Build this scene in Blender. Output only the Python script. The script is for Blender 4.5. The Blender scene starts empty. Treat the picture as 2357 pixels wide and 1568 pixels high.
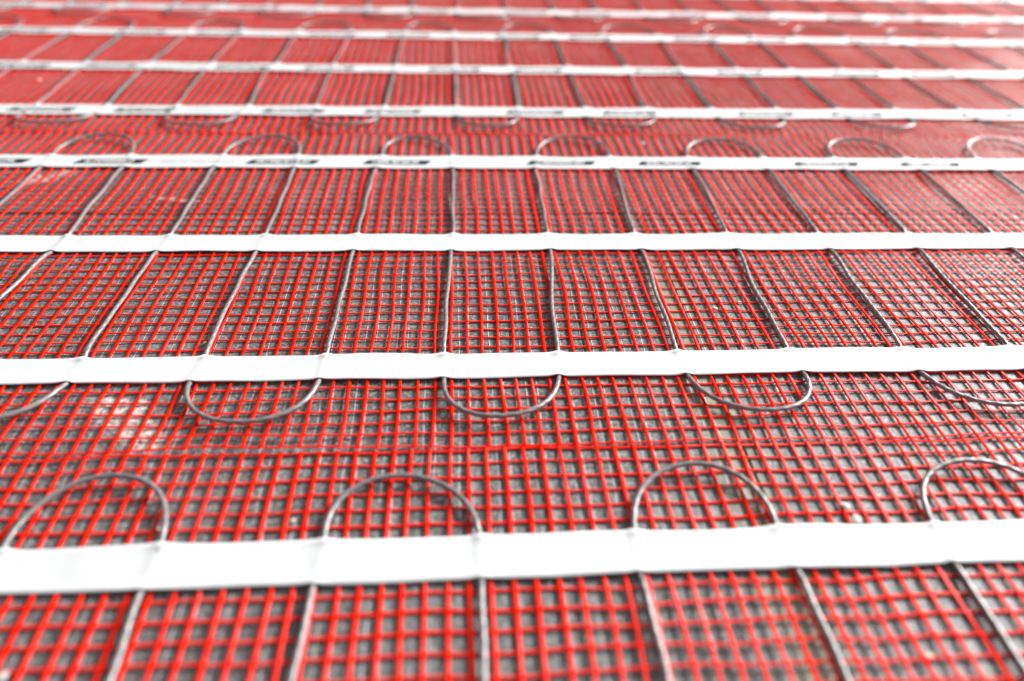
import bpy, math, random
import numpy as np
from mathutils import Matrix, Vector

S = bpy.context.scene
COL = S.collection
# ------------------------------------------------------------------ camera
F_PX, CAM_H = 1750.6, 0.29272
cam_d = bpy.data.cameras.new('camera')
cam = bpy.data.objects.new('camera', cam_d); COL.objects.link(cam)
r_ = Vector((0.99874484, -0.04027202, 0.02978101))
u_ = Vector((-3.54599625e-04, 5.88881257e-01, 8.08219487e-01))
f_ = r_.cross(u_) * -1
M = Matrix.Identity(4)
for i in range(3):
    M[i][0], M[i][1], M[i][2] = r_[i], u_[i], -f_[i]
M[0][3], M[1][3], M[2][3] = 0, 0, CAM_H
cam.matrix_world = M
cam_d.sensor_width = 36; cam_d.lens = F_PX / 2357 * 36
cam_d.clip_start = 0.01; cam_d.clip_end = 60
cam_d.dof.use_dof = True
cam_d.dof.focus_distance = 0.505
cam_d.dof.aperture_fstop = 2.9
cam_d.dof.aperture_blades = 0
S.camera = cam
# ------------------------------------------------------------------ world, light, exposure
W = bpy.data.worlds.new('World'); S.world = W; W.use_nodes = True
# room round the floor: dim walls near the horizon, paler ceiling above
_nt = W.node_tree
_tc = _nt.nodes.new('ShaderNodeTexCoord'); _sp = _nt.nodes.new('ShaderNodeSeparateXYZ'); _cr = _nt.nodes.new('ShaderNodeValToRGB')
_nt.links.new(_tc.outputs['Generated'], _sp.inputs[0]); _nt.links.new(_sp.outputs[2], _cr.inputs[0])
_cr.color_ramp.elements[0].position = 0.08; _cr.color_ramp.elements[0].color = (0.10, 0.085, 0.08, 1)
_cr.color_ramp.elements[1].position = 0.55; _cr.color_ramp.elements[1].color = (0.93, 0.97, 1.0, 1)
_nt.links.new(_cr.outputs[0], _nt.nodes['Background'].inputs[0])
_nt.nodes['Background'].inputs[1].default_value = 0.30
az, el, dist = math.radians(60), math.radians(28), 5.0
tgt = Vector((0.15, 0.6, 0))
ld = bpy.data.lights.new('window_light', 'AREA')
ld.shape = 'RECTANGLE'; ld.size = 2.4; ld.size_y = 1.6; ld.energy = 620; ld.color = (1.0, 0.985, 0.96)
lo = bpy.data.objects.new('window_light', ld); COL.objects.link(lo)
dv = Vector((math.sin(az) * math.cos(el), math.cos(az) * math.cos(el), math.sin(el)))
lo.location = tgt + dv * dist
lo.rotation_euler = dv.to_track_quat('Z', 'Y').to_euler()
V_ = S.view_settings
V_.view_transform = 'Standard'; V_.look = 'None'; V_.exposure = 0.36; V_.gamma = 1; V_.use_curve_mapping = False
S.cycles.max_bounces = 6

# ------------------------------------------------------------------ helpers
rng = np.random.default_rng(7)
random.seed(7)

def wave(seed, scale, n=7):
    """smooth pseudo-noise of (x, y): a sum of sines with wavelengths around `scale` metres; about -1..1"""
    g = np.random.default_rng(abs(int(seed)) + 100000)
    a = g.uniform(0, 2 * np.pi, n); w = 2 * np.pi / (scale * g.uniform(0.6, 1.7, n)); ph = g.uniform(0, 6.28, n)
    def f(x, y):
        s = 0
        for i in range(n):
            s = s + np.sin(w[i] * (x * np.cos(a[i]) + y * np.sin(a[i])) + ph[i])
        return s / (n ** 0.5 * 1.25)
    return f

def mesh_obj(name, verts, faces, mats, parent=None, matidx=None, smooth=True, uv=None):
    me = bpy.data.meshes.new(name)
    verts = np.asarray(verts, dtype=np.float32); faces = np.asarray(faces, dtype=np.int32)
    me.vertices.add(len(verts)); me.vertices.foreach_set('co', verts.ravel())
    n = faces.shape[1]
    me.loops.add(faces.size); me.loops.foreach_set('vertex_index', faces.ravel())
    me.polygons.add(len(faces))
    me.polygons.foreach_set('loop_start', np.arange(0, faces.size, n, dtype=np.int32))
    me.polygons.foreach_set('loop_total', np.full(len(faces), n, dtype=np.int32))
    for m in mats: me.materials.append(m)
    if matidx is not None: me.polygons.foreach_set('material_index', np.asarray(matidx, dtype=np.int32))
    me.polygons.foreach_set('use_smooth', np.full(len(faces), smooth))
    if uv is not None:
        l = me.uv_layers.new(name='UVMap'); l.data.foreach_set('uv', np.asarray(uv, dtype=np.float32)[faces.ravel()].ravel())
    me.update(); me.validate()
    o = bpy.data.objects.new(name, me); COL.objects.link(o)
    if parent: o.parent = parent
    return o

def tag(o, **k):
    for a, b in k.items(): o[a] = b

def tube(path, rw, rh, n, flat=False, wmod=None, normal_up=True):
    """sweep an ellipse (half width rw, half height rh) along path; returns verts, quads, uv"""
    P = np.asarray(path, float); m = len(P)
    T = np.gradient(P, axis=0); T /= np.linalg.norm(T, axis=1)[:, None]
    side = np.stack([T[:, 1], -T[:, 0], np.zeros(m)], 1); side /= np.maximum(np.linalg.norm(side, axis=1)[:, None], 1e-9)
    up = np.cross(side, T)
    th = np.arange(n) / n * 2 * np.pi + (np.pi / n if flat else 0)
    rwv = rw * (np.ones(m) if wmod is None else wmod)
    V = P[:, None, :] + side[:, None, :] * (rwv[:, None] * np.cos(th))[:, :, None] + up[:, None, :] * (rh * np.sin(th))[None, :, None]
    L = np.concatenate([[0], np.cumsum(np.linalg.norm(np.diff(P, axis=0), axis=1))])
    uv = np.stack([np.repeat(L, n), np.tile(np.arange(n) / n, m)], 1)
    i = np.arange(m - 1)[:, None]; j = np.arange(n)[None, :]; j2 = (j + 1) % n
    F = np.stack([i * n + j, i * n + j2, (i + 1) * n + j2, (i + 1) * n + j], -1).reshape(-1, 4)
    return V.reshape(-1, 3), F[:, ::-1], uv

# ------------------------------------------------------------------ materials
def new_mat(name):
    m = bpy.data.materials.new(name); m.use_nodes = True
    nt = m.node_tree; return m, nt, nt.nodes['Principled BSDF']
def node(nt, t, **k):
    n = nt.nodes.new(t)
    for a, b in k.items(): setattr(n, a, b)
    return n
def math_n(nt, op, a, b=None, c=None, clamp=False):
    n = node(nt, 'ShaderNodeMath', operation=op, use_clamp=clamp)
    for i, v in enumerate((a, b, c)):
        if v is None: continue
        if isinstance(v, (int, float)): n.inputs[i].default_value = v
        else: nt.links.new(v, n.inputs[i])
    return n.outputs[0]
def noise(nt, vec, scale, detail=3, rough=0.55):
    n = node(nt, 'ShaderNodeTexNoise'); n.inputs['Scale'].default_value = scale
    n.inputs['Detail'].default_value = detail; n.inputs['Roughness'].default_value = rough
    if vec is not None: nt.links.new(vec, n.inputs['Vector'])
    return n.outputs['Fac']
def ramp(nt, fac, stops):
    n = node(nt, 'ShaderNodeValToRGB'); cr = n.color_ramp
    while len(cr.elements) < len(stops): cr.elements.new(0.5)
    for e, (p, c) in zip(cr.elements, stops): e.position = p; e.color = (*c, 1)
    nt.links.new(fac, n.inputs[0]); return n.outputs[0]
def mix(nt, fac, a, b):
    n = node(nt, 'ShaderNodeMix', data_type='RGBA')
    for s, v in ((n.inputs[0], fac), (n.inputs[6], a), (n.inputs[7], b)):
        if isinstance(v, (int, float)): s.default_value = v
        elif isinstance(v, tuple): s.default_value = (*v, 1)
        else: nt.links.new(v, s)
    return n.outputs[2]
def bump(nt, h, strength, dist, bsdf):
    b = node(nt, 'ShaderNodeBump'); b.inputs['Strength'].default_value = strength; b.inputs['Distance'].default_value = dist
    nt.links.new(h, b.inputs['Height']); nt.links.new(b.outputs[0], bsdf.inputs['Normal'])

def red_mat(name, c1, c2, rough, spec):
    m, nt, b = new_mat(name)
    tc = node(nt, 'ShaderNodeTexCoord').outputs['Object']
    nt.links.new(ramp(nt, noise(nt, tc, 90, 3), [(0.35, c1), (0.7, c2)]), b.inputs['Base Color'])
    d = noise(nt, tc, 26, 4)
    nt.links.new(math_n(nt, 'MULTIPLY_ADD', d, 0.35, rough - 0.17), b.inputs['Roughness'])
    nt.links.new(ramp(nt, noise(nt, tc, 16, 4, 0.65), [(0.50, (spec[0],) * 3), (0.68, (spec[1],) * 3)]), b.inputs['Specular IOR Level'])
    bump(nt, noise(nt, tc, 700, 2), 0.25, 0.0002, b)
    return m
RED = red_mat('red_ribbon', (0.90, 0.009, 0.0003), (0.96, 0.022, 0.0005), 0.46, (0.02, 0.40))
RED2 = red_mat('red_weft', (0.88, 0.012, 0.002), (0.96, 0.020, 0.003), 0.40, (0.12, 0.55))

CAB, nt, b = new_mat('grey_cable')
uvn = node(nt, 'ShaderNodeUVMap').outputs[0]
sp = node(nt, 'ShaderNodeSeparateXYZ'); nt.links.new(uvn, sp.inputs[0])
ph = math_n(nt, 'ADD', math_n(nt, 'MULTIPLY', sp.outputs[0], 6.2832 / 0.0075), math_n(nt, 'MULTIPLY', sp.outputs[1], 6.2832 * 3))
tw = math_n(nt, 'SINE', ph)
tc = node(nt, 'ShaderNodeTexCoord').outputs['Object']
nz = noise(nt, tc, 55, 4)
base = ramp(nt, nz, [(0.3, (0.15, 0.14, 0.142)), (0.7, (0.25, 0.24, 0.24))])
tw01 = math_n(nt, 'MULTIPLY_ADD', tw, 0.5, 0.5)
nt.links.new(mix(nt, math_n(nt, 'MULTIPLY', tw01, 0.25), base, (0.40, 0.39, 0.40)), b.inputs['Base Color'])
b.inputs['Roughness'].default_value = 0.33; b.inputs['Specular IOR Level'].default_value = 0.85
bump(nt, math_n(nt, 'ADD', tw01, math_n(nt, 'MULTIPLY', noise(nt, tc, 900, 2), 0.5)), 0.35, 0.0003, b)

TAPE, nt, b = new_mat('white_tape')
tc = node(nt, 'ShaderNodeTexCoord').outputs['Object']
nt.links.new(ramp(nt, noise(nt, tc, 18, 4), [(0.3, (0.685, 0.69, 0.705)), (0.7, (0.72, 0.725, 0.735))]), b.inputs['Base Color'])
b.inputs['Roughness'].default_value = 0.6; b.inputs['Specular IOR Level'].default_value = 0.2
bump(nt, noise(nt, tc, 240, 4), 0.12, 0.0004, b)

INK, nt, b = new_mat('black_ink')
tc = node(nt, 'ShaderNodeTexCoord').outputs['Object']
nt.links.new(ramp(nt, noise(nt, tc, 300, 2), [(0.3, (0.012, 0.018, 0.022)), (0.8, (0.03, 0.04, 0.045))]), b.inputs['Base Color'])
b.inputs['Roughness'].default_value = 0.6; b.inputs['Specular IOR Level'].default_value = 0.1
FINE, nt, b = new_mat('grey_ink')
b.inputs['Base Color'].default_value = (0.42, 0.43, 0.44, 1); b.inputs['Roughness'].default_value = 0.5
WINK, nt, b = new_mat('white_lettering')
b.inputs['Base Color'].default_value = (0.84, 0.85, 0.85, 1); b.inputs['Roughness'].default_value = 0.5

BOARD, nt, b = new_mat('grey_board')
tc = node(nt, 'ShaderNodeTexCoord').outputs['Object']
sp = node(nt, 'ShaderNodeSeparateXYZ'); nt.links.new(tc, sp.inputs[0])
# slightly warped coordinates for the pale glass scrim pressed into the coating
wz = noise(nt, tc, 14, 2)
wx = math_n(nt, 'MULTIPLY_ADD', wz, 0.004, sp.outputs[0]); wy = math_n(nt, 'MULTIPLY_ADD', noise(nt, tc, 11, 2), 0.004, sp.outputs[1])
def scrim(c, pitch, half):
    f = math_n(nt, 'FRACT', math_n(nt, 'DIVIDE', c, pitch))
    d = math_n(nt, 'ABSOLUTE', math_n(nt, 'SUBTRACT', f, 0.5))
    return math_n(nt, 'SUBTRACT', 1.0, math_n(nt, 'DIVIDE', d, half / pitch), clamp=True)
lx = scrim(wx, 0.0067, 0.00045); ly = scrim(wy, 0.0067, 0.00035)
mp = node(nt, 'ShaderNodeMapping'); mp.inputs['Scale'].default_value = (1, 0.35, 1); nt.links.new(tc, mp.inputs['Vector'])
br = ramp(nt, noise(nt, mp.outputs[0], 60, 3), [(0.38, (0, 0, 0)), (0.54, (1, 1, 1))])
mp2 = node(nt, 'ShaderNodeMapping'); mp2.inputs['Scale'].default_value = (0.35, 1, 1); nt.links.new(tc, mp2.inputs['Vector'])
br2 = ramp(nt, noise(nt, mp2.outputs[0], 70, 3), [(0.50, (0, 0, 0)), (0.64, (1, 1, 1))])
line = math_n(nt, 'MAXIMUM', math_n(nt, 'MULTIPLY', lx, br), math_n(nt, 'MULTIPLY', math_n(nt, 'MULTIPLY', ly, br2), 0.7))
col = ramp(nt, noise(nt, tc, 9, 6, 0.65), [(0.3, (0.068, 0.068, 0.064)), (0.5, (0.108, 0.110, 0.108)), (0.72, (0.190, 0.195, 0.197))])
col = mix(nt, ramp(nt, noise(nt, tc, 420, 4, 0.75), [(0.48, (0, 0, 0)), (0.66, (1, 1, 1))]), col, (0.40, 0.40, 0.39))
col = mix(nt, ramp(nt, noise(nt, tc, 560, 3, 0.7), [(0.34, (0.6, 0.6, 0.6)), (0.44, (0, 0, 0))]), col, (0.04, 0.04, 0.04))
# streaky brushed coat on the right-hand part
mp3 = node(nt, 'ShaderNodeMapping'); mp3.inputs['Scale'].default_value = (1, 0.12, 1); nt.links.new(tc, mp3.inputs['Vector'])
st = ramp(nt, noise(nt, mp3.outputs[0], 420, 3, 0.6), [(0.36, (1, 1, 1)), (0.46, (0, 0, 0))])
rightm = math_n(nt, 'MULTIPLY_ADD', sp.outputs[0], 9, -0.7, clamp=True)
col = mix(nt, math_n(nt, 'MULTIPLY', math_n(nt, 'MULTIPLY', st, rightm), 0.65), col, (0.035, 0.035, 0.035))
# olive strip of filler beside the board joint
ox = math_n(nt, 'ABSOLUTE', math_n(nt, 'SUBTRACT', math_n(nt, 'MULTIPLY_ADD', noise(nt, tc, 22, 4), 0.02, sp.outputs[0]), 0.176))
om = math_n(nt, 'MULTIPLY_ADD', ox, -90, 1.6, clamp=True)
oy = math_n(nt, 'MULTIPLY_ADD', sp.outputs[1], -14, 7.6, clamp=True)
col = mix(nt, math_n(nt, 'MULTIPLY', math_n(nt, 'MULTIPLY', om, oy), 0.75), col, (0.26, 0.25, 0.17))
col = mix(nt, math_n(nt, 'MULTIPLY', line, 0.9), col, (0.50, 0.53, 0.58))
# dried plaster smears: ragged shapes inside three patches
def patch(cx, cy, rx, ry, rot=0.0):
    dx = math_n(nt, 'SUBTRACT', sp.outputs[0], cx); dy = math_n(nt, 'SUBTRACT', sp.outputs[1], cy)
    c, s = math.cos(rot), math.sin(rot)
    a = math_n(nt, 'DIVIDE', math_n(nt, 'ADD', math_n(nt, 'MULTIPLY', dx, c), math_n(nt, 'MULTIPLY', dy, s)), rx)
    e = math_n(nt, 'DIVIDE', math_n(nt, 'SUBTRACT', math_n(nt, 'MULTIPLY', dy, c), math_n(nt, 'MULTIPLY', dx, s)), ry)
    q = math_n(nt, 'ADD', math_n(nt, 'MULTIPLY', a, a), math_n(nt, 'MULTIPLY', e, e))
    return math_n(nt, 'SUBTRACT', 1.0, q, clamp=True)
pt = math_n(nt, 'MAXIMUM', patch(-0.170, 0.327, 0.038, 0.012, -0.75), patch(-0.352, 0.656, 0.03, 0.012, 0.5))
pt = math_n(nt, 'MAXIMUM', pt, patch(-0.178, 0.343, 0.022, 0.006, -0.1))
pt = math_n(nt, 'MAXIMUM', pt, patch(-0.225, 0.612, 0.028, 0.004, -0.2))
rag = math_n(nt, 'MULTIPLY_ADD', noise(nt, tc, 170, 5, 0.7), 3.1, -1.28)
pm = math_n(nt, 'MULTIPLY', math_n(nt, 'MULTIPLY', pt, 2.2, clamp=True), math_n(nt, 'MULTIPLY', math_n(nt, 'MAXIMUM', rag, 0.0), 2.2, clamp=True), clamp=True)
col = mix(nt, math_n(nt, 'MULTIPLY', pm, 0.95), col, (0.78, 0.74, 0.68))
# tiny grains of grit
vo = node(nt, 'ShaderNodeTexVoronoi'); vo.inputs['Scale'].default_value = 330; nt.links.new(tc, vo.inputs['Vector'])
gs = math_n(nt, 'MULTIPLY', math_n(nt, 'LESS_THAN', vo.outputs['Distance'], 0.16), math_n(nt, 'GREATER_THAN', noise(nt, vo.outputs['Position'], 47, 1), 0.60))
col = mix(nt, math_n(nt, 'MULTIPLY', gs, 0.7), col, (0.55, 0.50, 0.42))
nt.links.new(col, b.inputs['Base Color'])
nt.links.new(math_n(nt, 'MULTIPLY_ADD', noise(nt, tc, 160, 4), 0.3, 0.33), b.inputs['Roughness'])
b.inputs['Specular IOR Level'].default_value = 0.5
hh = math_n(nt, 'ADD', math_n(nt, 'MULTIPLY', line, 0.8), math_n(nt, 'MULTIPLY', noise(nt, tc, 420, 5, 0.7), 1.1))
hh = math_n(nt, 'ADD', hh, math_n(nt, 'MULTIPLY', noise(nt, tc, 60, 3), 2.0))
bump(nt, hh, 0.7, 0.0007, b)

FLOOR, nt, b = new_mat('dark_concrete')
tc = node(nt, 'ShaderNodeTexCoord').outputs['Object']
nt.links.new(ramp(nt, noise(nt, tc, 3, 6), [(0.3, (0.06, 0.048, 0.042)), (0.7, (0.12, 0.10, 0.09))]), b.inputs['Base Color'])
b.inputs['Roughness'].default_value = 0.8
CRUMB, nt, b = new_mat('plaster')
tc = node(nt, 'ShaderNodeTexCoord').outputs['Object']
nt.links.new(ramp(nt, noise(nt, tc, 900, 3), [(0.3, (0.62, 0.57, 0.50)), (0.7, (0.85, 0.82, 0.78))]), b.inputs['Base Color'])
b.inputs['Roughness'].default_value = 0.8
TANC, nt, b = new_mat('tan_grit')
tc = node(nt, 'ShaderNodeTexCoord').outputs['Object']
nt.links.new(ramp(nt, noise(nt, tc, 900, 3), [(0.3, (0.38, 0.24, 0.13)), (0.7, (0.62, 0.45, 0.30))]), b.inputs['Base Color'])
b.inputs['Roughness'].default_value = 0.8

# ------------------------------------------------------------------ floor and backer boards
def box(name, x0, x1, y0, y1, z0, z1, mat, ang=0.0, org=(0, 0), bev=0.0008):
    import bmesh
    bm = bmesh.new()
    r = bmesh.ops.create_cube(bm, size=1)
    for v in bm.verts:
        v.co = Vector(((x0 + x1) / 2 + v.co.x * (x1 - x0), (y0 + y1) / 2 + v.co.y * (y1 - y0), (z0 + z1) / 2 + v.co.z * (z1 - z0)))
    if bev: bmesh.ops.bevel(bm, geom=bm.edges[:], offset=bev, segments=2, affect='EDGES')
    me = bpy.data.meshes.new(name); bm.to_mesh(me); bm.free(); me.materials.append(mat)
    o = bpy.data.objects.new(name, me); COL.objects.link(o)
    o.rotation_euler = (0, 0, ang); o.location = (org[0], org[1], 0)
    return o
fl = box('floor', -4, 4, -2, 6, -0.06, -0.0101, FLOOR, bev=0); tag(fl, kind='structure')
AB, XB = 0.02016, -0.01677
b1 = box('backer_board', -1.35, 0.1720, -0.45, 0.5835, -0.010, 0, BOARD, AB, (XB, 0))
tag(b1, label='dark grey scrim-faced board under the near heating mats, left of the olive joint', category='backer board', group='grey boards under the mats')
b2 = box('backer_board', 0.1726, 1.60, -0.45, 0.5835, -0.010, 0, BOARD, AB, (XB, 0))
tag(b2, label='streaky lighter grey board under the near heating mats, right of the olive joint', category='backer board', group='grey boards under the mats')
b3 = box('backer_board', -1.35, 1.60, 0.5862, 2.0, -0.0104, -0.0004, BOARD, AB, (XB, 0))
tag(b3, label='grey board under the far heating mats, behind the dark cross joint', category='backer board', group='grey boards under the mats')

# ------------------------------------------------------------------ heating mats
PITCH, CELL = 0.075, 0.010
X0, X1 = -1.2, 1.42
CR = 0.00145      # cable radius

class Mat:
    def __init__(self, x0, ang, seed, ya, yb, tapes, front, back, dev, xs=0.0, lift=()):
        self.x0, self.ang, self.seed, self.ya, self.yb = x0, ang, seed, ya, yb
        self.tapes, self.front, self.back, self.dev, self.xs, self.lift = tapes, front, back, dev, xs, lift
        self.w1, self.w2 = wave(seed, 0.20), wave(seed + 1, 0.045)
        self.wx, self.wy = wave(seed + 2, 0.11), wave(seed + 3, 0.08)
        g = np.random.default_rng(seed + 9)
        self.ks = list(range(-16, 19))
        ys = sorted(dev)
        self.ys = np.array(ys); self.devt = {}
        for k in self.ks:
            self.devt[k] = np.array([dev[y].get(k, np.mean(list(dev[y].values())) + g.normal(0, 1.6)) for y in ys]) / 1000
        self.mid = {k: (g.normal(0, 0.0012), g.uniform(-0.25, 0.25)) for k in self.ks}
    def net(self, x, y):
        """height of the net above the board"""
        h = 0.00125 + 0.0008 * np.clip(self.w1(x, y) + 0.2, 0, 2) + 0.00015 * self.w2(x, y)
        e = np.minimum(np.abs(y - self.ya), np.abs(y - self.yb))
        h = h + 0.0005 * np.exp(-(e / 0.012) ** 2) * np.clip(self.wx(x * 0.45, 0 * x + self.seed) + 0.1, 0, 1.5)
        for cx, cy, rx, ry, a in self.lift:
            h = h + a * np.exp(-((x - cx) / rx) ** 2 - ((y - cy) / ry) ** 2)
        for ty, _ in self.tapes:
            t = np.exp(-((y - ty) / 0.017) ** 4)
            h = h * (1 - 0.85 * t) + 0.0009 * 0.85 * t
        return np.maximum(h, 0.0007)
    def cable_z(self, x, y, extra=0.0):
        """height of a cable's axis: on the net, pressed down to the board under each tape"""
        z = self.net(x, y) + 0.00035 + CR + extra
        for ty, tw in self.tapes:
            t = np.exp(-((y - ty) / (tw * 0.49)) ** 6)
            z = z * (1 - t) + (CR - 0.0009) * t      # the cable beds into the soft board here
        return z
    def cable_x(self, k, y):
        a, p = self.mid[k]
        return k * PITCH + self.xs + np.interp(y, self.ys, self.devt[k]) + a * np.sin((y - self.ys[0]) / 0.15 * np.pi + p * 3)

def build_mat(m, label, print_specs):
    root = bpy.data.objects.new('heating_mat', None); COL.objects.link(root)
    root.location = (m.x0, 0, 0); root.rotation_euler = (0, 0, m.ang); root.empty_display_size = 0.05
    tag(root, label=label, category='heating mat', group='red heating mats laid side by side')
    g = np.random.default_rng(m.seed + 50)
    # ---- net
    Vs, Fs, Mi = [], [], []; off = 0
    def add(path, rw, rh, n, mi, wmod=None):
        nonlocal off
        v, f, _ = tube(path, rw, rh, n, flat=True, wmod=wmod)
        Vs.append(v); Fs.append(f + off); Mi.append(np.full(len(f), mi)); off += len(v)
    cols = np.arange(round((X1 - X0) / CELL))
    ys = np.concatenate([[m.ya - 0.0017], np.arange(m.ya, m.yb + 1e-6, CELL / 4), [m.yb + 0.0017]])
    for c in cols:
        xb = X0 + c * CELL + g.normal(0, 0.00022)
        d = wave(int(m.seed * 1000 + c), 0.12, 3)
        x = xb + 0.0007 * m.wx(xb, ys) + 0.00045 * d(0 * ys, ys)
        over = np.cos(2 * np.pi * (ys - m.ya) / CELL)
        z = m.net(x, ys) + 0.00012 * d(ys, 0 * ys)
        w = 1 + 0.16 * np.clip(over, 0, 1) ** 3 + 0.07 * d(ys * 2, ys)
        add(np.stack([x, ys, z], 1), 0.00110 * g.uniform(0.88, 1.12), 0.00045, 6, 0, w)
    xs = np.arange(X0 - 0.003, X1 - CELL + 0.003, CELL / 4)
    for j in range(round((m.yb - m.ya) / CELL) + 1):
        yb = m.ya + j * CELL + g.normal(0, 0.0002)
        d = wave(int(m.seed * 3000 + j), 0.10, 3); d2 = wave(int(m.seed * 3000 + j + 500), 0.02, 3)
        y = yb + 0.0010 * m.wy(xs, yb) + 0.0004 * d(xs, 0 * xs) + 0.00012 * d2(xs, 0 * xs)
        sag = 0.5 - 0.5 * np.cos(2 * np.pi * (xs - X0) / CELL)
        z = m.net(xs, y) - 0.00018 - 0.00022 * sag
        add(np.stack([xs, y, z], 1), 0.00078 * g.uniform(0.88, 1.12), 0.00038, 6, 1, 1 + 0.15 * (1 - sag))
    mesh_obj('mesh_net', np.concatenate(Vs), np.concatenate(Fs), [RED, RED2], root, np.concatenate(Mi))
    # ---- cable: one serpentine
    y_f, y_b = m.front[0], m.back[0]
    pts = []
    for k in m.ks:
        yy = np.arange(y_f, y_b + 1e-6, 0.003)
        x = m.cable_x(k, yy)
        # broad smoothing so the corners at the tapes stay soft
        ker = np.ones(7) / 7; x = np.convolve(np.pad(x, 3, mode='edge'), ker, 'valid')
        w = wave(int(m.seed * 77 + k + 40), 0.05, 4)
        x = x + 0.0006 * w(yy, 0 * yy)
        z = m.cable_z(x, yy, 0.0003 * np.clip(w(0 * yy, yy), 0, 1))
        seg = np.stack([x, yy, z], 1)
        up = (k % 2) != 0            # odd cables run away from the camera and join k+1 at the back
        if not up: seg = seg[::-1]
        pts.append(seg)
        if k == m.ks[-1]: break
        yE, dep = (m.back if up else m.front)
        sgn = 1 if up else -1
        xa = seg[-1, 0]
        nx = m.cable_x(k + 1, np.array([yE]))[0]
        t = np.linspace(0, np.pi, 34)[1:-1]
        dd = dep * g.uniform(0.93, 1.06); sk = g.normal(0, 0.12)
        cx, rx = (xa + nx) / 2, (nx - xa) / 2
        bul = 1 + 0.10 * np.sin(t) ** 2 * g.uniform(0.2, 1)
        px = cx - rx * np.cos(t) * bul + sk * rx * np.sin(t) * 0.6
        py = yE + sgn * dd * np.sin(t) ** 0.92
        lift = g.uniform(0.0012, 0.0032)
        pz = m.net(px, py) + 0.0005 + CR + lift * np.sin(t) ** 1.5
        pts.append(np.stack([px, py, pz], 1))
    P = np.concatenate(pts)
    # smooth then resample
    for _ in range(2):
        P[1:-1] = P[1:-1] * 0.5 + (P[:-2] + P[2:]) * 0.25
    L = np.concatenate([[0], np.cumsum(np.linalg.norm(np.diff(P, axis=0), axis=1))])
    q = np.arange(0, L[-1], 0.0022)
    P = np.stack([np.interp(q, L, P[:, i]) for i in range(3)], 1)
    v, f, uv = tube(P, CR, CR * 0.94, 12)
    mesh_obj('heating_cable', v, f, [CAB], root, uv=uv)
    # ---- tapes
    for (ty, tw), spec in zip(m.tapes, print_specs):
        tx = np.arange(X0 + 0.002, X1 - 0.008, 0.0014)
        nv = 13
        vv = np.linspace(-1, 1, nv)
        e1, e2 = wave(m.seed * 5 + int(ty * 1000), 0.09, 5), wave(m.seed * 5 + int(ty * 1000) + 3, 0.08, 5)
        e3 = wave(m.seed * 5 + int(ty * 1000) + 7, 0.05, 5); e4 = wave(m.seed * 5 + int(ty * 1000) + 8, 0.016, 5)
        kk = np.array(m.ks)
        amp = {k: g.uniform(0.0003, 0.0006) for k in m.ks}; wd = {k: (g.uniform(0.0028, 0.0052), g.uniform(0.0028, 0.0052)) for k in m.ks}
        def zt(x, v):
            """tape surface height at along-position x and across-position v (-1..1)"""
            y = ty + v * tw / 2
            z = m.net(x, y) + 0.00110 + 0.00018 * e3(x, y) + 0.00006 * e4(x, y)
            z = z + 0.0007 * np.abs(v) ** 3 * np.clip(e1(x, v * 0.02), 0, 1.2)
            x, v, y, z = np.broadcast_arrays(x, v, y, z); z = z.copy()
            lo, hi = x.min() - 0.05, x.max() + 0.05
            for k in m.ks:
                if not lo < k * PITCH + m.xs + 0.02 < hi: continue
                d = x - m.cable_x(k, y)
                msk = np.abs(d) < 0.03
                if not msk.any(): continue
                d, xm, vm, ym, zm = d[msk], x[msk], v[msk], y[msk], z[msk]
                q = 0.7 + 0.3 * vm * vm
                wv = np.where(d < 0, wd[k][0], wd[k][1]) * q
                r = np.exp(-(np.abs(d) / wv) ** 1.5)
                r = np.maximum(r, np.clip(1.0 - (np.abs(d) / 0.0028) ** 4, 0, 1) * 0.98)
                zc = m.cable_z(xm, ym) + CR + 0.00035
                z[msk] = zm + np.maximum(zc - zm, amp[k] * 0.8) * r
            return z
        X, Vv = np.meshgrid(tx, vv, indexing='ij')
        edge = np.where(Vv > 0, e1(X, 0 * X), e2(X, 0 * X)) * 0.0005 * np.abs(Vv)
        Y = ty + Vv * tw / 2 + edge
        Z = zt(X, Vv)
        top = np.stack([X, Y, Z], -1).reshape(-1, 3); bot = top - np.array([0, 0, 0.00022])
        nxp = len(tx)
        i = np.arange(nxp - 1)[:, None]; j = np.arange(nv - 1)[None, :]
        a = i * nv + j
        ft = np.stack([a, a + nv, a + nv + 1, a + 1], -1).reshape(-1, 4)
        N = len(top)
        fb = ft[:, ::-1] + N
        ii = np.arange(nxp - 1)
        s1 = np.stack([ii * nv, ii * nv + N, (ii + 1) * nv + N, (ii + 1) * nv], -1)
        s2 = np.stack([ii * nv + nv - 1, (ii + 1) * nv + nv - 1, (ii + 1) * nv + nv - 1 + N, ii * nv + nv - 1 + N], -1)
        tp = mesh_obj('white_tape', np.concatenate([top, bot]), np.concatenate([ft, fb, s1, s2]), [TAPE], root)
        if spec is None: continue
        # ---- printing on the tape: slanted black bars with reversed lettering, and two rows of fine grey print
        PV, PF, PM = [], [], []; po = 0
        def quad_strip(xa, xb, va, vb, slant, mi, lift, nx=None):
            """a patch from xa..xb and va..vb (across, -1..1); slant shifts x with v"""
            nonlocal po
            nx_ = nx or max(3, int((xb - xa) / 0.0012) + 1)
            ny_ = 7 if vb - va > 0.3 else 3
            xx = np.linspace(xa, xb, nx_); v2 = np.linspace(va, vb, ny_)
            A, B = np.meshgrid(xx, v2, indexing='ij')
            A = A + slant * B * tw / 2
            e = np.where(B > 0, e1(A, 0 * A), e2(A, 0 * A)) * 0.0005 * np.abs(B)
            P3 = np.stack([A, ty + B * tw / 2 + e, zt(A, B) + lift], -1).reshape(-1, 3)
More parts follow.
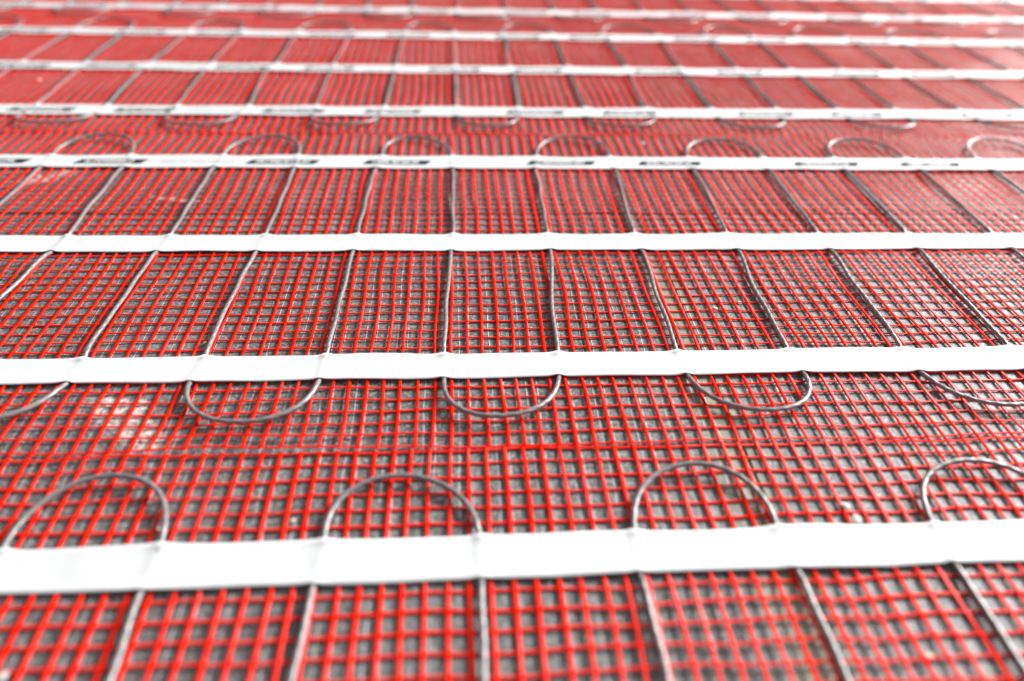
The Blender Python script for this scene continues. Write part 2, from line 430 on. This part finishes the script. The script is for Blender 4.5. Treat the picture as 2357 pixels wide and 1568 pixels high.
            i = np.arange(nx_ - 1)[:, None]; j = np.arange(ny_ - 1)[None, :]; a = i * ny_ + j
            f = np.stack([a, a + ny_, a + ny_ + 1, a + 1], -1).reshape(-1, 4)
            PV.append(P3); PF.append(f + po); PM.append(np.full(len(f), mi)); po += len(P3)
        g2 = np.random.default_rng(m.seed * 11 + int(ty * 100))
        start = spec
        n0 = math.floor((X0 - start) / 0.2625) + 1
        for n in range(n0, int((X1 - start - 0.07) / 0.2625) + 1):
            xa = start + n * 0.2625
            for bx, bl in ((xa, 0.0605), (xa + 0.1545, 0.0640)):
                if bx < X0 + 0.01 or bx + bl > X1 - 0.03: continue
                quad_strip(bx, bx + bl, -0.38, 0.33, 0.55, 0, 0.00024)
                lx_ = bx + 0.0075; endx = bx + bl - 0.0085
                while lx_ < endx - 0.003:
                    wl = g2.uniform(0.0027, 0.0040)
                    a0, b0 = -0.20, 0.15
                    kind = g2.integers(0, 4); sw = 0.0009
                    quad_strip(lx_, lx_ + sw, a0, b0, 0.55, 1, 0.00035, 3)
                    if kind != 1: quad_strip(lx_ + wl - sw - 0.0003, lx_ + wl - 0.0003, a0, b0, 0.3, 1, 0.00035, 3)
                    if kind in (0, 2): quad_strip(lx_, lx_ + wl - 0.0003, b0 - 0.08, b0, 0.5, 1, 0.00038, 3)
                    if kind in (1, 2, 3): quad_strip(lx_, lx_ + wl - 0.0003, a0, a0 + 0.08, 0.5, 1, 0.00038, 3)
                    if kind in (0, 3): quad_strip(lx_, lx_ + wl - 0.0003, -0.06, 0.02, 0.5, 1, 0.00038, 3)
                    lx_ += wl
            sx = xa + 0.0665
            quad_strip(sx, sx + 0.0011, -0.22, 0.22, 0.9, 2, 0.00024, 3)
            quad_strip(xa + 0.1490, xa + 0.1500, -0.15, 0.15, 0.5, 2, 0.00024, 3)
            for va in (0.10, -0.24):
                lx_ = xa + 0.074
                while lx_ < xa + 0.140:
                    wl = g2.uniform(0.001, 0.0045)
                    quad_strip(lx_, lx_ + wl, va, va + 0.09, 0.2, 2, 0.00024, 3)
                    lx_ += wl + 0.0009
        pr = mesh_obj('tape_print', np.concatenate(PV), np.concatenate(PF), [INK, WINK, FINE], tp, np.concatenate(PM))
    return root

dA = {0.07: {}, 0.2152: {-2: 5.2, -1: 5.4, 0: 4.5, 1: 2.6, 2: 1.6, 3: 3.7},
      0.2397: {-3: 11.4, -2: 6.9, -1: 6.7, 0: 4.9, 1: 4.6, 2: 1.0, 3: 5.4}}
dA[0.07] = {k: 3 + 2 * math.sin(k * 2.1) for k in range(-16, 19)}
dB = {0.3606: {-3: 10.5, -2: 6.9, -1: 6.6, 0: 5.5, 1: 1.8, 2: 5.1, 3: 4.8, 4: 5.3},
      0.3843: {-3: 11.1, -2: 9.8, -1: 6.7, 0: 5.7, 1: 4.6, 2: 4.3, 3: 4.6, 4: 6.1, 5: 4.3},
      0.450: {-3: 11.6, -2: 9.6, -1: 8.0, 0: 6.5, 1: 7.0, 2: 4.6, 3: 6.2, 4: 8.0, 5: 6.0},
      0.5169: {-4: 12.3, -3: 14.0, -2: 11.3, -1: 10.5, 0: 10.2, 1: 11.0, 2: 9.8, 3: 10.3, 4: 10.5, 5: 7.9, 6: 11.8},
      0.5421: {-4: 14.1, -3: 16.7, -2: 13.0, -1: 11.4, 0: 11.2, 1: 10.0, 2: 8.9, 3: 8.4, 4: 10.5, 5: 11.3, 6: 11.6},
      0.6706: {-4: 11.6, -3: 17.1, -2: 16.1, -1: 13.2, 0: 10.5, 1: 14.3, 2: 13.7, 3: 15.2, 4: 13.4, 5: 14.9, 6: 17.0, 7: 14.8},
      0.7027: {-5: 12.6, -4: 8.5, -3: 19.0, -2: 14.8, -1: 17.9, 0: 9.6, 1: 19.2, 2: 12.8, 3: 18.5, 4: 18.0, 5: 16.5, 6: 14.3, 7: 14.4}}
dC = {0.8084: {-6: 28.2, -5: 24.8, -4: 24.9, -3: 21.5, -2: 26.1, -1: 22.2, 0: 30.9, 1: 21.5, 2: 22.3, 3: 21.9, 4: 20.1, 5: 16.7, 6: 19.3, 7: 15.1, 8: 19.6},
      0.8433: {-6: 30.1, -5: 29.3, -4: 27.3, -3: 28.5, -2: 26.1, -1: 24.6, 0: 28.8, 1: 22.5, 2: 25.0, 3: 19.9, 4: 19.6, 5: 20.4, 6: 17.9, 7: 13.7, 8: 16.5},
      0.9625: {-6: 27.2, -5: 24.9, -4: 23.9, -3: 21.6, -2: 25.0, -1: 26.8, 0: 28.0, 1: 25.8, 2: 23.2, 3: 22.8, 4: 20.3, 5: 21.3, 6: 20.2, 7: 16.7, 8: 13.8},
      0.9993: {-7: 23.6, -6: 23.7, -5: 26.6, -4: 25.8, -3: 30.7, -2: 25.9, -1: 30.3, 0: 28.2, 2: 22.2, 3: 23.4, 4: 20.4, 5: 22.1, 6: 19.1, 7: 13.1, 8: 13.4, 9: 14.7},
      1.1098: {-7: 27.2, -6: 23.6, -5: 32.0, -4: 27.0, -3: 31.2, -2: 30.4, -1: 33.2, 0: 27.6, 2: 20.7, 3: 22.1, 4: 26.8, 5: 24.5, 6: 22.0, 7: 16.5, 8: 17.9, 9: 14.1}}
dC[1.152] = dict(dC[1.1098])
dD = {y: {k: 38 + 4 * math.sin(k * 1.7 + y * 9) for k in range(-16, 19)} for y in (1.262, 1.31, 1.43, 1.60)}

TW = 0.0255
matA = Mat(0.0031, 0.0210, 3, -0.1612, 0.2988, [(-0.086, TW), (0.071, TW), (0.2275, 0.0250)], (-0.10, 0.042), (0.2385, 0.042), dA)
matB = Mat(-0.0168, 0.02016, 21, 0.3024, 0.7624, [(0.3722, 0.0245), (0.5292, 0.0260), (0.6865, 0.0275)], (0.3615, 0.041), (0.7015, 0.043), dB,
           lift=((-0.335, 0.50, 0.04, 0.016, 0.003), (-0.10, 0.304, 0.06, 0.010, 0.0022)))
matC = Mat(-0.0271, 0.0256, 40, 0.7645, 1.2145, [(0.8255, 0.0285), (0.9800, 0.0290), (1.1400, 0.0300)], (0.8110, 0.036), (1.1560, 0.047), dC)
matD = Mat(-0.0271, 0.0256, 58, 1.2178, 1.6778, [(1.2860, 0.0300), (1.4330, 0.030), (1.5900, 0.03)], (1.268, 0.042), (1.605, 0.045), dD)
build_mat(matA, 'nearest red mesh heating mat, under the broadest plain white tape across the foreground', [None, None, None])
build_mat(matB, 'sharpest red mesh heating mat, second from the front, with two plain white tapes', [None, None, -0.3344])
build_mat(matC, 'blurred red mesh heating mat right behind the sharp one, third from the front', [-0.3327, -0.4209, -0.3301])
build_mat(matD, 'farthest red mesh heating mat along the top edge of the view, very blurred', [-0.3048, -0.22, -0.3])

# ------------------------------------------------------------------ crumbs of plaster and grit
def crumb(x, y, z, s, mat, label, name='plaster_crumb', cat='crumb', seed=0, flat=0.6):
    import bmesh
    bm = bmesh.new(); bmesh.ops.create_icosphere(bm, subdivisions=2, radius=1)
    g = np.random.default_rng(abs(int(seed)) + 100000)
    ax = g.normal(0, 1, (9, 3)); ax /= np.linalg.norm(ax, axis=1)[:, None]; lim = g.uniform(0.55, 0.95, 9)
    for v in bm.verts:
        c = np.array(v.co)
        for a_, l_ in zip(ax, lim):
            d = c @ a_
            if d > l_: c = c - a_ * (d - l_)
        v.co = Vector((c[0] * s * 1.25, c[1] * s, c[2] * s * flat))
    me = bpy.data.meshes.new(name); bm.to_mesh(me); bm.free(); me.materials.append(mat)
    o = bpy.data.objects.new(name, me); COL.objects.link(o)
    c, s_ = math.cos(AB), math.sin(AB)
    o.location = (XB + x * c - y * s_, x * s_ + y * c, z + s * flat * 0.8); o.rotation_euler = (0, 0, g.uniform(0, 6))
    tag(o, label=label, category=cat)
    return o
G = 'loose crumbs on the mats and boards'
CR_L = [
 (0.2106, 0.2519, 0.0016, 0.0023, CRUMB, 'white plaster crumb right of the second arched cable loop, the farther of two'),
 (0.2135, 0.2432, 0.0016, 0.0026, CRUMB, 'bigger white plaster crumb touching the front white tape, the nearer of two'),
 (0.1956, 0.4362, 0.0000, 0.0016, CRUMB, 'cream flake on the board between the sharp middle rows, left of a white one'),
 (0.2148, 0.4427, 0.0000, 0.0020, CRUMB, 'white flake on the board between the sharp middle rows, right of a cream one'),
 (-0.1599, 0.4724, 0.0000, 0.0014, CRUMB, 'pale crumb on the board left of a cable in the middle of the sharp mat'),
 (-0.1454, 0.3991, 0.0020, 0.0013, TANC, 'tan grain of grit against a cable just behind the white tape'),
 (-0.0657, 0.2524, 0.0016, 0.0011, CRUMB, 'tiny round white crumb just left of the central arched cable loop'),
 (0.2045, 0.7380, 0.0016, 0.0022, CRUMB, 'blurred white crumb on the net between two far cable loops'),
 (0.2131, 0.1691, 0.0000, 0.0022, CRUMB, 'blurred white crumb in the net at the bottom right of the view'),
 (-0.4677, 0.9201, 0.0020, 0.0026, CRUMB, 'blurred pale crumb on the far mat near the left edge of the view'),
 (-0.1295, 0.2498, 0.0000, 0.0014, CRUMB, 'small white crumb under the right leg of the leftmost near cable loop'),
 (-0.1660, 0.1758, 0.0020, 0.0020, CRUMB, 'cream crumb in the bottom left corner of the view'),
]
for i, (x, y, z, s, mt, lb) in enumerate(CR_L):
    o = crumb(x, y, z, s, mt, lb, flat=0.35, name='plaster_crumb' if mt is CRUMB else 'grit_grain', seed=100 + i)
    o['group'] = G
